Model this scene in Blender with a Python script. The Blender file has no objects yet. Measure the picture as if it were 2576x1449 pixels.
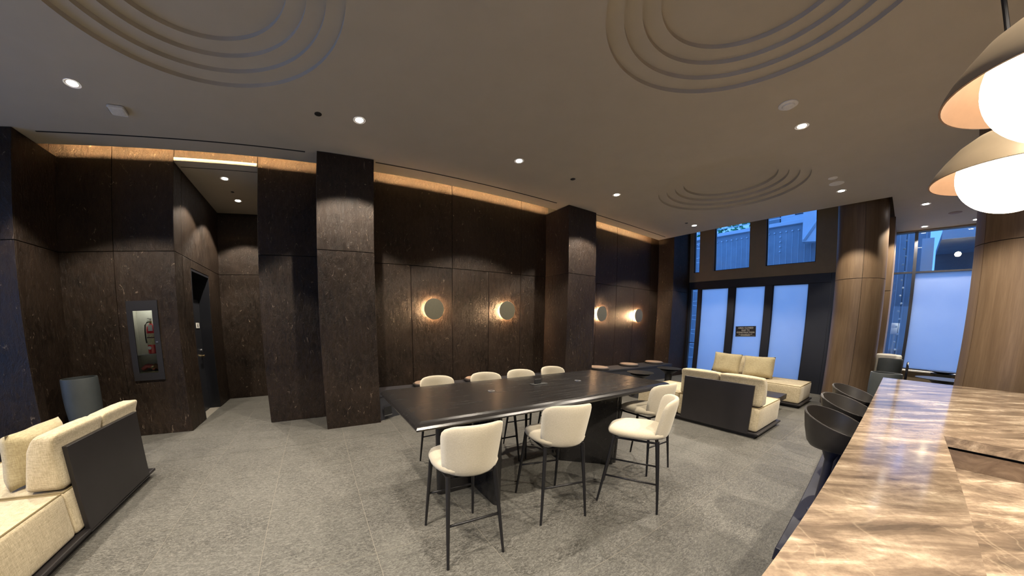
import bpy, bmesh, math, random
from mathutils import Vector, Matrix
random.seed(7)
R = math.radians
PI = math.pi
scene = bpy.context.scene
C = scene.collection

# ------------------------------------------------------------------ camera
EYE = 1.55
cd = bpy.data.cameras.new('camera')
cam = bpy.data.objects.new('camera', cd)
C.objects.link(cam)
scene.camera = cam
cd.type = 'PANO'                       # very wide lens with barrel distortion
cd.panorama_type = 'FISHEYE_LENS_POLYNOMIAL'
cd.sensor_fit = 'HORIZONTAL'
cd.sensor_width = 36.0
cd.fisheye_fov = R(200)
cd.fisheye_polynomial_k0 = 0.0
cd.fisheye_polynomial_k1 = -0.0975187
cd.fisheye_polynomial_k2 = 0.00093162
cd.fisheye_polynomial_k3 = 0.00007335
cd.fisheye_polynomial_k4 = -0.00000182
cd.shift_x = 0.04996
cd.shift_y = 0.14208     # measured in picture heights
cd.clip_start = 0.02
cd.clip_end = 200
_right = Vector((0.8988848, -0.4381606, -0.0046225))
_up = Vector((0.0694488, 0.1320421, 0.9888082))
_fwd = Vector((0.4326464, 0.8891458, -0.1491204))
M = Matrix.Identity(4)
for i in range(3):
    M[i][0], M[i][1], M[i][2] = _right[i], _up[i], -_fwd[i]
M[2][3] = EYE
cam.matrix_world = M

# ------------------------------------------------------------------ world, daylight, exposure
world = bpy.data.worlds.new('sky')
scene.world = world
world.use_nodes = True
_bg = world.node_tree.nodes['Background']
_bg.inputs[0].default_value = (0.13, 0.36, 1.0, 1)
_bg.inputs[1].default_value = 1.5

vs = scene.view_settings
vs.view_transform = 'Standard'
vs.look = 'None'
vs.gamma = 1.0
vs.use_curve_mapping = False
vs.exposure = 0.5
scene.cycles.use_light_tree = False
scene.cycles.max_bounces = 6
scene.cycles.diffuse_bounces = 4
scene.cycles.glossy_bounces = 3
scene.cycles.transmission_bounces = 4
scene.cycles.transparent_max_bounces = 8

WARM = (1.0, 0.72, 0.42)
SOFT = (1.0, 0.89, 0.74)
DAY = (0.30, 0.52, 1.0)

def area(name, loc, rot, sx, sy, power, col):
    l = bpy.data.lights.new(name, 'AREA')
    l.shape = 'RECTANGLE'
    l.size, l.size_y, l.energy, l.color = sx, sy, power, col
    o = bpy.data.objects.new(name, l)
    C.objects.link(o)
    o.location = loc
    o.rotation_euler = rot
    return o

# area lamps for daylight at the right windows and the unseen, added left one
area('daylight_added_window', (-6.95, 1.6, 1.9), (0, R(-90), 0), 3.0, 5.6, 46, (0.60, 0.73, 1.0))
area('daylight_entrance', (11.6, 3.1, 2.6), (0, R(90), 0), 4.6, 4.0, 26, DAY)
area('daylight_lounge_window', (13.2, -0.4, 2.2), (0, R(90), 0), 3.6, 2.4, 12, DAY)

# ------------------------------------------------------------------ materials
MATS = {}

class NT:
    def __init__(s, name):
        m = bpy.data.materials.new(name)
        m.use_nodes = True
        s.m = m
        s.t = m.node_tree
        s.t.nodes.clear()
        s.out = s.n('ShaderNodeOutputMaterial')
        MATS[name] = m
    def n(s, kind, **kw):
        nd = s.t.nodes.new(kind)
        for k, v in kw.items():
            setattr(nd, k, v)
        return nd
    def l(s, a, b):
        s.t.links.new(a, b)
    def streak(s, angle, scale):      # turn about Z first, then stretch
        g = s.n('ShaderNodeNewGeometry')
        vr = s.n('ShaderNodeVectorRotate', rotation_type='Z_AXIS')
        vr.inputs['Angle'].default_value = angle
        s.l(g.outputs['Position'], vr.inputs['Vector'])
        mp = s.n('ShaderNodeMapping')
        mp.inputs['Scale'].default_value = scale
        s.l(vr.outputs[0], mp.inputs['Vector'])
        return mp.outputs['Vector']
    def pos(s, scale=(1, 1, 1), rand=0.0, rot=(0, 0, 0)):
        g = s.n('ShaderNodeNewGeometry')
        mp = s.n('ShaderNodeMapping')
        mp.inputs['Scale'].default_value = scale
        mp.inputs['Rotation'].default_value = rot
        if rand:
            oi = s.n('ShaderNodeObjectInfo')
            ml = s.n('ShaderNodeMath', operation='MULTIPLY')
            ml.inputs[1].default_value = rand
            s.l(oi.outputs['Random'], ml.inputs[0])
            ad = s.n('ShaderNodeVectorMath', operation='ADD')
            s.l(g.outputs['Position'], ad.inputs[0])
            s.l(ml.outputs[0], ad.inputs[1])
            s.l(ad.outputs[0], mp.inputs['Vector'])
        else:
            s.l(g.outputs['Position'], mp.inputs['Vector'])
        return mp.outputs['Vector']
    def noise(s, vec, scale=5, detail=6, rough=0.6, dist=0.0):
        nd = s.n('ShaderNodeTexNoise')
        nd.inputs['Scale'].default_value = scale
        nd.inputs['Detail'].default_value = detail
        nd.inputs['Roughness'].default_value = rough
        nd.inputs['Distortion'].default_value = dist
        if vec is not None:
            s.l(vec, nd.inputs['Vector'])
        return nd.outputs['Fac']
    def ramp(s, fac, stops, interp='LINEAR'):
        r = s.n('ShaderNodeValToRGB')
        r.color_ramp.interpolation = interp
        e = r.color_ramp.elements
        while len(e) < len(stops):
            e.new(0.5)
        for el, (p, c) in zip(e, stops):
            el.position = p
            el.color = (c, c, c, 1) if isinstance(c, (int, float)) else (*c, 1)
        s.l(fac, r.inputs['Fac'])
        return r.outputs['Color']
    def mix(s, fac, a, b, mode='MIX'):
        m = s.n('ShaderNodeMix', data_type='RGBA', blend_type=mode)
        for sock, v in ((m.inputs['Factor'], fac), (m.inputs['A'], a), (m.inputs['B'], b)):
            if isinstance(v, (int, float)):
                sock.default_value = v
            elif isinstance(v, tuple):
                sock.default_value = (*v, 1)
            else:
                s.l(v, sock)
        return m.outputs['Result']
    def bump(s, h, strength=0.3, dist=0.01):
        b = s.n('ShaderNodeBump')
        b.inputs['Strength'].default_value = strength
        b.inputs['Distance'].default_value = dist
        s.l(h, b.inputs['Height'])
        return b.outputs['Normal']
    def bsdf(s, color, rough=0.5, metal=0.0, normal=None, spec=0.5, sheen=0.0, emit=None, emit_s=0.0, coat=0.0):
        p = s.n('ShaderNodeBsdfPrincipled')
        for key, v in (('Base Color', color), ('Roughness', rough), ('Metallic', metal)):
            if isinstance(v, (int, float)):
                p.inputs[key].default_value = v
            elif isinstance(v, tuple):
                p.inputs[key].default_value = (*v, 1)
            else:
                s.l(v, p.inputs[key])
        p.inputs['Specular IOR Level'].default_value = spec
        p.inputs['Sheen Weight'].default_value = sheen
        p.inputs['Coat Weight'].default_value = coat
        if emit:
            p.inputs['Emission Color'].default_value = (*emit, 1)
            p.inputs['Emission Strength'].default_value = emit_s
        if normal is not None:
            s.l(normal, p.inputs['Normal'])
        s.l(p.outputs[0], s.out.inputs['Surface'])
        return p

def plain(name, col, rough=0.5, metal=0.0, noise_amt=0.06, scale=30, spec=0.5, bump=0.0, coat=0.0):
    k = NT(name)
    v = k.pos()
    f = k.noise(v, scale, 4)
    lo = tuple(c * (1 - noise_amt) for c in col)
    hi = tuple(min(1, c * (1 + noise_amt)) for c in col)
    col_s = k.ramp(f, [(0.3, lo), (0.7, hi)])
    k.bsdf(col_s, rough, metal, k.bump(f, bump, 0.004) if bump else None, spec, coat=coat)
    return k.m

def emitter(name, col, s):
    k = NT(name)
    e = k.n('ShaderNodeEmission')
    e.inputs[0].default_value = (*col, 1)
    e.inputs[1].default_value = s
    k.l(e.outputs[0], k.out.inputs['Surface'])
    return k.m

# leathered dark brown stone cladding
def stone(name, dark, mid, fleck):
    k = NT(name)
    v = k.pos(rand=3.0)
    vs_ = k.pos((1, 1, 0.45), rand=3.0, rot=(0.3, 0.5, 0.2))
    big = k.noise(v, 1.6, 3, 0.6)
    fine = k.noise(vs_, 20, 5, 0.78, 0.8)
    scr = k.noise(vs_, 8, 5, 0.8, 2.6)
    a = k.ramp(big, [(0.3, dark), (0.72, mid)])
    b = k.mix(k.ramp(fine, [(0.42, 0.0), (0.7, 0.75)]), a, tuple(c * 1.6 for c in mid))
    c = k.mix(k.ramp(scr, [(0.62, 0.0), (0.72, 0.85)]), b, fleck)
    h = k.mix(0.45, fine, scr)
    rg = k.ramp(fine, [(0.3, 0.36), (0.7, 0.6)])
    k.bsdf(c, rg, 0, k.bump(h, 0.8, 0.024), 0.27)
stone('stone_cladding', (0.0085, 0.0054, 0.0036), (0.0270, 0.0172, 0.0112), (0.36, 0.27, 0.20))

k = NT('floor_tile')
v = k.pos(rand=9.0)
v2 = k.pos((1, 2.2, 1), rand=9.0, rot=(0, 0, 0.35))
big = k.noise(v, 2.2, 3, 0.65)
fine = k.noise(v2, 32, 5, 0.8, 1.2)
scr = k.noise(v2, 9, 5, 0.8, 3.0)
a = k.ramp(big, [(0.3, (0.044, 0.042, 0.036)), (0.7, (0.086, 0.082, 0.071))])
b = k.mix(k.ramp(fine, [(0.43, 0.0), (0.62, 0.85)]), a, (0.190, 0.182, 0.160))
c_ = k.mix(k.ramp(scr, [(0.62, 0.0), (0.74, 0.25)]), b, (0.30, 0.285, 0.25))
k.bsdf(c_, k.ramp(fine, [(0.3, 0.42), (0.7, 0.62)]), 0, k.bump(fine, 0.35, 0.006), 0.4)
plain('grout', (0.22, 0.20, 0.165), 0.8)

k = NT('ceiling_paint')
v = k.pos()
f = k.noise(v, 3, 3)
k.bsdf(k.ramp(f, [(0.3, (0.455, 0.410, 0.340)), (0.7, (0.475, 0.430, 0.360))]), 0.75, 0, None, 0.25)
plain('brown_paint', (0.24, 0.19, 0.13), 0.65, 0, 0.05, 6, 0.3)
plain('wall_paint', (0.20, 0.18, 0.16), 0.8)
plain('black_gap', (0.006, 0.006, 0.006), 0.9)
plain('frame_black', (0.012, 0.013, 0.018), 0.45)
plain('door_black', (0.016, 0.017, 0.021), 0.42)
plain('cabinet_grey', (0.017, 0.016, 0.018), 0.5)
plain('cabinet_white', (0.55, 0.53, 0.46), 0.6)
plain('white_plastic', (0.72, 0.70, 0.66), 0.45)
plain('black_metal', (0.017, 0.016, 0.017), 0.38, 0.35)
plain('dark_plastic', (0.012, 0.012, 0.012), 0.5)
plain('brass', (0.62, 0.47, 0.25), 0.25, 1.0)
plain('steel', (0.6, 0.6, 0.6), 0.3, 1.0)
plain('disc_olive', (0.15, 0.14, 0.10), 0.42, 0.3)
plain('planter_grey', (0.050, 0.058, 0.060), 0.6, 0, 0.08, 8)
plain('soil', (0.02, 0.016, 0.012), 0.95, 0, 0.3, 60)
plain('sofa_frame', (0.019, 0.0165, 0.0175), 0.42, 0, 0.12, 6)
plain('navy_panel', (0.020, 0.021, 0.038), 0.42)
plain('bench_vinyl', (0.030, 0.031, 0.037), 0.5)
plain('cushion_brown', (0.30, 0.22, 0.165), 0.7, 0, 0.1, 40)
plain('cushion_rim', (0.035, 0.030, 0.027), 0.55)
plain('table_dark', (0.022, 0.022, 0.022), 0.35)
plain('barrel_leather', (0.030, 0.026, 0.023), 0.42, 0, 0.1, 20, 0.5, 0.1)
plain('extinguisher_red', (0.62, 0.012, 0.022), 0.3, coat=0.4)
plain('label_cream', (0.55, 0.48, 0.30), 0.5, 0, 0.35, 80)
plain('label_white', (0.80, 0.78, 0.72), 0.5)
plain('canvas_red', (0.45, 0.10, 0.08), 0.8)
plain('canvas_brown', (0.20, 0.10, 0.05), 0.8)
plain('sand_beige', (0.52, 0.46, 0.27), 0.8)
plain('sign_black', (0.014, 0.012, 0.012), 0.4)
plain('sign_text', (0.75, 0.73, 0.62), 0.5)
plain('concrete_blue', (0.34, 0.36, 0.38), 0.8, 0, 0.1, 2)
plain('concrete_light', (0.75, 0.76, 0.78), 0.8, 0, 0.05, 2)
plain('rib_grey', (0.62, 0.64, 0.66), 0.7)
plain('asphalt', (0.25, 0.25, 0.26), 0.9)
plain('leaf_green', (0.10, 0.42, 0.16), 0.7, 0, 0.35, 8)
plain('bark', (0.08, 0.05, 0.03), 0.9)
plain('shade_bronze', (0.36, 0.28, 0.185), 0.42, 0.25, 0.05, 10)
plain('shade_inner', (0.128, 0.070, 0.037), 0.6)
plain('cream_chair_pad', (0.66, 0.63, 0.56), 0.7)

def fabric(name, a, b, scale, bumpv=0.35):
    k = NT(name)
    v = k.pos()
    w1 = k.noise(k.pos((1, 1, 7)), scale, 3, 0.6)
    w2 = k.noise(k.pos((7, 7, 1)), scale, 3, 0.6)
    w = k.mix(0.5, w1, w2)
    bg = k.noise(v, 6, 4)
    col = k.mix(k.ramp(w, [(0.36, 0.0), (0.64, 1.0)]), a, b)
    col = k.mix(k.ramp(bg, [(0.3, 0.0), (0.75, 0.22)]), col, tuple(c * 0.8 for c in a))
    k.bsdf(col, 0.85, 0, k.bump(w, bumpv, 0.004), 0.2, sheen=0.25)
fabric('stool_fabric', (0.44, 0.385, 0.285), (0.57, 0.51, 0.39), 70)
fabric('sofa_linen', (0.40, 0.325, 0.20), (0.68, 0.585, 0.405), 24, 0.6)
fabric('pillow_linen', (0.34, 0.28, 0.16), (0.53, 0.455, 0.28), 24, 0.6)

k = NT('piping_dark')
k.bsdf((0.26, 0.20, 0.10), 0.8)

# black stained oak table, grain along the length
k = NT('black_oak')
v = k.pos((1.0, 16, 16))
g1 = k.noise(v, 2.4, 8, 0.7, 0.4)
g2 = k.noise(k.pos((0.6, 5, 5)), 1.6, 5, 0.6)
col = k.mix(g1, (0.006, 0.0055, 0.0055), (0.022, 0.020, 0.019))
k.bsdf(col, k.ramp(g1, [(0.3, 0.17), (0.7, 0.30)]), 0, k.bump(g1, 0.12, 0.003), 0.5)

# walnut veneer, vertical grain
k = NT('walnut')
v = k.pos((9, 9, 0.5), rand=5.0)
g1 = k.noise(v, 2.2, 8, 0.65, 0.5)
g2 = k.noise(k.pos((30, 30, 1.2), rand=5.0), 3, 6, 0.7)
col = k.ramp(g1, [(0.3, (0.118, 0.076, 0.043)), (0.7, (0.190, 0.128, 0.076))])
col = k.mix(k.ramp(g2, [(0.4, 0.0), (0.7, 0.45)]), col, (0.100, 0.062, 0.036))
k.bsdf(col, 0.46, 0, k.bump(g2, 0.08, 0.002), 0.4)

# brown marble counter, veins across the counter
k = NT('marble_brown')
v = k.streak(R(43), (0.24, 1.0, 1.0))
s1 = k.noise(v, 9.5, 7, 0.66, 0.5)
s3 = k.noise(k.streak(R(36), (0.3, 1.0, 1.0)), 2.2, 4, 0.6, 0.8)
s2 = k.noise(k.pos((1, 0.7, 1), rot=(0, 0, -0.6)), 3.2, 3, 0.5, 1.2)
base = k.ramp(s1, [(0.34, (0.095, 0.071, 0.052)), (0.45, (0.205, 0.150, 0.106)), (0.53, (0.325, 0.245, 0.174)), (0.60, (0.48, 0.38, 0.275)), (0.67, (0.74, 0.62, 0.47))])
base = k.mix(k.ramp(s3, [(0.50, 0.0), (0.72, 0.40)]), base, (0.44, 0.345, 0.245))
vein = k.n('ShaderNodeMath', operation='ABSOLUTE')
sb = k.n('ShaderNodeMath', operation='SUBTRACT')
sb.inputs[1].default_value = 0.5
k.l(s2, sb.inputs[0])
k.l(sb.outputs[0], vein.inputs[0])
vm = k.ramp(vein.outputs[0], [(0.0, 0.22), (0.006, 0.08), (0.014, 0.0)])
col = k.mix(vm, base, (0.62, 0.49, 0.34))
sp = k.noise(k.pos(), 40, 4, 0.75)
col = k.mix(k.ramp(sp, [(0.42, 0.0), (0.75, 0.5)]), col, (0.13, 0.092, 0.064))
k.bsdf(col, 0.12, 0, None, 0.5)
k = NT('marble_dark')
s1 = k.noise(k.pos(), 7, 9, 0.7, 2.0)
k.bsdf(k.ramp(s1, [(0.35, (0.10, 0.066, 0.045)), (0.66, (0.20, 0.14, 0.095))]), 0.2)

# frosted film on glass: translucent
k = NT('frosted_film')
v = k.pos()
f = k.noise(v, 0.9, 3)
tr = k.n('ShaderNodeBsdfTranslucent')
k.l(k.ramp(f, [(0.3, (0.80, 0.84, 0.90)), (0.7, (0.88, 0.90, 0.93))]), tr.inputs['Color'])
df = k.n('ShaderNodeBsdfPrincipled')
df.inputs['Base Color'].default_value = (0.55, 0.6, 0.68, 1)
df.inputs['Roughness'].default_value = 0.35
ms = k.n('ShaderNodeMixShader')
ms.inputs[0].default_value = 0.12
k.l(tr.outputs[0], ms.inputs[1])
k.l(df.outputs[0], ms.inputs[2])
k.l(ms.outputs[0], k.out.inputs['Surface'])

k = NT('clear_glass')
tp = k.n('ShaderNodeBsdfTransparent')
tp.inputs[0].default_value = (0.88, 0.93, 0.96, 1)
gl = k.n('ShaderNodeBsdfGlossy')
gl.inputs['Roughness'].default_value = 0.02
fr = k.n('ShaderNodeFresnel')
fr.inputs['IOR'].default_value = 1.35
ms = k.n('ShaderNodeMixShader')
k.l(fr.outputs[0], ms.inputs[0])
k.l(tp.outputs[0], ms.inputs[1])
k.l(gl.outputs[0], ms.inputs[2])
k.l(ms.outputs[0], k.out.inputs['Surface'])

emitter('globe_glow', (1.0, 0.82, 0.60), 8.5)
emitter('lamp_disc', (1.0, 0.92, 0.86), 30.0)
emitter('led_strip_glow', (1.0, 0.62, 0.28), 430.0)
emitter('sconce_glow', (1.0, 0.60, 0.30), 420.0)
emitter('cabinet_fill_glow', (1.0, 0.93, 0.78), 14.0)  # glow of the extra lamp added inside the fire cabinet
emitter('street_lamp_glow', (1.0, 0.75, 0.45), 14.0)

# ------------------------------------------------------------------ mesh helpers
def bbox(bm, x0, x1, y0, y1, z0, z1, bevel=0.0, seg=2):
    vs_ = [bm.verts.new(p) for p in ((x0, y0, z0), (x1, y0, z0), (x1, y1, z0), (x0, y1, z0), (x0, y0, z1), (x1, y0, z1), (x1, y1, z1), (x0, y1, z1))]
    fs = [bm.faces.new([vs_[i] for i in q]) for q in ((3, 2, 1, 0), (4, 5, 6, 7), (0, 1, 5, 4), (1, 2, 6, 5), (2, 3, 7, 6), (3, 0, 4, 7))]
    if bevel:
        es = list({e for f in fs for e in f.edges})
        bmesh.ops.bevel(bm, geom=es, offset=bevel, segments=seg, profile=0.6, affect='EDGES')
    return bm

def box(x0, x1, y0, y1, z0, z1, bevel=0.0, seg=2):
    return bbox(bmesh.new(), x0, x1, y0, y1, z0, z1, bevel, seg)

def tube(bm, p0, p1, r0, r1=None, n=10, cap=True):
    r1 = r0 if r1 is None else r1
    p0, p1 = Vector(p0), Vector(p1)
    d = (p1 - p0).normalized()
    a = d.orthogonal().normalized()
    b = d.cross(a)
    A = [bm.verts.new(p0 + (a * math.cos(t) + b * math.sin(t)) * r0) for t in [2 * PI * i / n for i in range(n)]]
    B = [bm.verts.new(p1 + (a * math.cos(t) + b * math.sin(t)) * r1) for t in [2 * PI * i / n for i in range(n)]]
    for i in range(n):
        bm.faces.new((A[i], A[(i + 1) % n], B[(i + 1) % n], B[i]))
    if cap:
        bm.faces.new(A[::-1])
        bm.faces.new(B)
    return bm

def polytube(bm, pts, r, n=8, closed=False):
    pts = [Vector(p) for p in pts]
    rings = []
    m = len(pts)
    for i, p in enumerate(pts):
        pa = pts[i - 1] if (i > 0 or closed) else pts[i]
        pb = pts[(i + 1) % m] if (i < m - 1 or closed) else pts[i]
        d = (pb - pa).normalized()
        ref = Vector((0, 0, 1)) if abs(d.z) < 0.9 else Vector((1, 0, 0))
        a = d.cross(ref).normalized()
        b = a.cross(d)
        rings.append([bm.verts.new(p + (a * math.cos(t) + b * math.sin(t)) * r) for t in [2 * PI * j / n for j in range(n)]])
    for i in range(m if closed else m - 1):
        A, B = rings[i], rings[(i + 1) % m]
        for j in range(n):
            bm.faces.new((A[j], A[(j + 1) % n], B[(j + 1) % n], B[j]))
    if not closed:
        bm.faces.new(rings[0][::-1])
        bm.faces.new(rings[-1])
    return bm

def lathe(bm, prof, n=40, center=(0, 0, 0)):
    cx, cy, cz = center
    rings = []
    for r, z in prof:
        if r < 1e-5:
            rings.append([bm.verts.new((cx, cy, cz + z))])
        else:
            rings.append([bm.verts.new((cx + r * math.cos(2 * PI * i / n), cy + r * math.sin(2 * PI * i / n), cz + z)) for i in range(n)])
    for A, B in zip(rings, rings[1:]):
        for i in range(n):
            j = (i + 1) % n
            if len(A) == 1 and len(B) == 1:
                continue
            if len(A) == 1:
                bm.faces.new((A[0], B[j], B[i]))
            elif len(B) == 1:
                bm.faces.new((A[i], A[j], B[0]))
            else:
                bm.faces.new((A[i], A[j], B[j], B[i]))
    return bm

def obj(name, bm, mat, parent=None, loc=None, rot=None, smooth=False, mods=None):
    me = bpy.data.meshes.new(name)
    bmesh.ops.recalc_face_normals(bm, faces=bm.faces)
    bm.to_mesh(me)
    bm.free()
    me.materials.append(MATS[mat])
    if smooth:
        for p in me.polygons:
            p.use_smooth = True
    o = bpy.data.objects.new(name, me)
    C.objects.link(o)
    if parent:
        o.parent = parent
    if loc:
        o.location = loc
    if rot:
        o.rotation_euler = rot
    return o

def smooth_by_angle(o, ang=35):
    me = o.data
    for p in me.polygons:
        p.use_smooth = True
    me.set_sharp_from_angle(angle=R(ang))
    return o

def tag(o, label=None, cat=None, group=None, kind=None):
    if label: o['label'] = label
    if cat: o['category'] = cat
    if group: o['group'] = group
    if kind: o['kind'] = kind
    return o

def empty(name, loc=(0, 0, 0), rz=0.0, label=None, cat=None, group=None, kind=None):
    o = bpy.data.objects.new(name, None)
    o.empty_display_size = 0.1
    C.objects.link(o)
    o.location = loc
    o.rotation_euler = (0, 0, rz)
    return tag(o, label, cat, group, kind)

def kids(o):
    return [c for c in bpy.data.objects if c.parent == o]

def dup(root, loc=None, rz=None, label=None, group=None):
    def cp(o, parent):
        c = o.copy()
        C.objects.link(c)
        c.parent = parent
        for ch in kids(o):
            cp(ch, c)
        return c
    r = cp(root, None)
    if loc is not None: r.location = loc
    if rz is not None: r.rotation_euler = (0, 0, rz)
    if label: r['label'] = label
    if group: r['group'] = group
    return r

def struct(name, bm, mat, parent=None, label=None, smooth=False):
    o = obj(name, bm, mat, parent, smooth=smooth)
    if parent is None:
        o['kind'] = 'structure'
        if label: o['label'] = label
    return o

ZC = 4.08      # ceiling height
YW = 5.42      # face of the stone back wall
YCOL = 4.70    # front face of stone columns

# ------------------------------------------------------------------ FLOOR
XL0, DX = 0.2294, 0.766
YL0, DY = 1.04, 0.79
floor = struct('floor', box(-7.0, 12.3, -5.2, 8.0, -0.12, -0.0012), 'grout', label='grey stone tile floor with thin pale grout lines')
_bm = box(-DX / 2 + 0.0018, DX / 2 - 0.0018, -DY / 2 + 0.0018, DY / 2 - 0.0018, -0.012, 0.0)
_me = bpy.data.meshes.new('floor_tile')
bmesh.ops.recalc_face_normals(_bm, faces=_bm.faces)
_bm.to_mesh(_me); _bm.free()
_me.materials.append(MATS['floor_tile'])
_far = bmesh.new()
for iy in range(-6, 10):
    for ix in range(-10, 16):
        cx, cy = XL0 + (ix + 0.5) * DX, YL0 + (iy + 0.5) * DY
        show = (cy > 0.2 and cy < 5.9) or (cy >= 5.9 and -2.4 < cx < -0.5)
        if show:
            t = bpy.data.objects.new('floor_tile', _me)
            C.objects.link(t)
            t.parent = floor
            t.location = (cx, cy, 0)
        elif cy < 5.9:
            bbox(_far, cx - DX / 2 + .0022, cx + DX / 2 - .0022, cy - DY / 2 + .0022, cy + DY / 2 - .0022, -0.012, 0.0)
_f = obj('floor_tile_field', _far, 'floor_tile', floor)
_f['kind'] = 'stuff'

# ------------------------------------------------------------------ CEILING with stepped round coffers
COFF = [(-0.97, 2.47, 1.15), (2.83, 0.72, 1.12), (6.47, 2.32, 1.19)]
XE = 8.93
def ceiling_mesh():
    bm = bmesh.new()
    def loop(pts):
        v = [bm.verts.new((x, y, ZC)) for x, y in pts]
        for i in range(len(v)):
            bm.edges.new((v[i], v[(i + 1) % len(v)]))
    loop([(-7.0, -5.2), (12.25, -5.2), (12.25, 0.30), (XE, 0.30), (XE, 5.08), (-7.0, 5.08)])
    for x, y, r in COFF:
        loop([(x + r * math.cos(2 * PI * i / 96), y + r * math.sin(2 * PI * i / 96)) for i in range(96)])
    bmesh.ops.triangle_fill(bm, use_beauty=True, edges=bm.edges[:])
    # edge returns: cove lip along the stone wall, drop at the entrance hall
    def quad(a, b, z1):
        q = [bm.verts.new((*a, ZC)), bm.verts.new((*b, ZC)), bm.verts.new((*b, z1)), bm.verts.new((*a, z1))]
        bm.faces.new(q)
    quad((-7.0, 5.08), (XE, 5.08), ZC + 0.07)
    quad((XE, 5.08), (XE, 0.30), 5.3)
    quad((XE, 0.30), (12.25, 0.30), 5.3)
    return bm
ceil = struct('ceiling', ceiling_mesh(), 'ceiling_paint', label='taupe painted ceiling with stepped round recesses')
for x, y, r in COFF:
    bm = bmesh.new()
    prof = [(r, 0)]
    rr, z = r, 0.0
    for s in range(4):
        z += 0.045
        prof.append((rr, z))
        rr -= 0.148 if s < 3 else rr
        prof.append((max(rr, 0), z))
    lathe(bm, prof, 96, (x, y, ZC))
    smooth_by_angle(obj('coffer', bm, 'ceiling_paint', ceil), 30)
for x0, x1 in ((-3.40, -0.14), (0.88, 4.55), (5.76, 8.75)):
    obj('slot_diffuser', box(x0, x1, 4.765, 4.79, ZC - 0.002, ZC + 0.01), 'black_gap', ceil)
obj('slot_diffuser', box(-2.02, -0.9, 5.60, 5.615, ZC - 0.002, ZC + 0.005), 'black_gap', ceil)
obj('corridor_soffit', bbox(box(-2.60, -0.6, 5.46, 7.95, ZC, ZC + 0.06), -2.045, -0.875, 5.40, 5.46, ZC, ZC + 0.05), 'ceiling_paint', ceil)
obj('cove_top', box(-7.0, XE + .6, 4.86, 5.7, 4.50, 4.55), 'black_gap', ceil)
obj('cove_back', box(-7.0, XE, 4.84, 4.86, ZC + .001, 4.55), 'black_gap', ceil)
obj('cove_shelf', box(-7.0, XE, 4.86, 5.07, ZC + .001, ZC + .02), 'black_gap', ceil)
struct('roof_slab', box(-7.2, 12.5, -5.4, 8.2, 5.30, 5.40), 'wall_paint')['kind'] = 'structure'

# LED strips hidden behind the cove lip
for i, (x0, x1, where) in enumerate(((-3.6, 0.02, 'beside the corridor opening'), (0.84, 4.80, 'above the two full round sconces'), (5.68, 8.90, 'nearest the entrance doors'))):
    e = empty('led_strip', (0, 4.985, ZC + 0.082), 0, 'warm LED strip in the ceiling cove ' + where, 'led strip', 'cove LED strips')
    obj('channel', box(x0, x1, -0.012, 0.012, -0.022, -0.012), 'white_plastic', e)
    obj('diffuser', box(x0, x1, -0.012, 0.012, -0.012, 0.010), 'led_strip_glow', e)

# ------------------------------------------------------------------ STONE BACK WALL
JZ = 2.65
def panel(parent, x0, x1, z0, z1, y0=YW, t=0.02, hole=None, g=0.004):
    bm = bmesh.new()
    a, b, c, d = x0 + g, x1 - g, z0 + g, z1 - g
    if hole:
        h0, h1, k0, k1 = hole
        bbox(bm, a, h0, y0, y0 + t, c, d)
        bbox(bm, h1, b, y0, y0 + t, c, d)
        bbox(bm, h0, h1, y0, y0 + t, c, k0)
        bbox(bm, h0, h1, y0, y0 + t, k1, d)
    else:
        bbox(bm, a, b, y0, y0 + t, c, d, 0.003, 1)
    return obj('stone_panel', bm, 'stone_cladding', parent)

bm = bmesh.new()
HX0, HX1, HZ0, HZ1 = -2.74, -2.34, 0.86, 2.01     # fire cabinet opening
bbox(bm, -7.0, HX0, YW + 0.02, 5.7, 0, 4.5)
bbox(bm, HX1, -2.07, YW + 0.02, 5.7, 0, 4.5)
bbox(bm, HX0, HX1, YW + 0.02, 5.7, 0, HZ0)
bbox(bm, HX0, HX1, YW + 0.02, 5.7, HZ1, 4.5)
bbox(bm, HX0, HX1, 5.64, 5.7, HZ0, HZ1)
bbox(bm, -0.85, 9.53, YW + 0.02, 5.7, 0, 4.5)
bbox(bm, -2.07, -0.85, YW + 0.02, 5.7, ZC + 0.06, 4.5)
wallb = struct('wall_back', bm, 'black_gap', label='dark brown leathered stone back wall in tall panels')
JL = 2.74
for x0, x1 in ((-5.3, -4.5), (-4.5, -3.7), (-3.7, -2.88)):
    panel(wallb, x0, x1, 0, JL); panel(wallb, x0, x1, JL, 4.5)
panel(wallb, -2.88, -2.05, 0, JL, hole=(HX0, HX1, HZ0, HZ1)); panel(wallb, -2.88, -2.05, JL, 4.5)
panel(wallb, -2.05, -0.87, ZC + 0.06, 4.5)
panel(wallb, -0.87, 0.05, 0, 2.70); panel(wallb, -0.87, 0.05, 2.70, 4.5)
XS = [0.80, 1.625, 2.458, 3.295, 4.12, 4.90]
for a, b in zip(XS, XS[1:]): panel(wallb, a, b, 0, JZ)
for a, b in ((0.80, 2.465), (2.465, 4.12), (4.12, 4.90)): panel(wallb, a, b, JZ, 4.5)
XS = [5.60, 6.60, 7.43, 8.26, 9.10, 9.55]
for a, b in zip(XS, XS[1:]): panel(wallb, a, b, 0, JZ)
for a, b in ((5.60, 7.43), (7.43, 9.10), (9.10, 9.55)): panel(wallb, a, b, JZ, 4.5)

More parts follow.
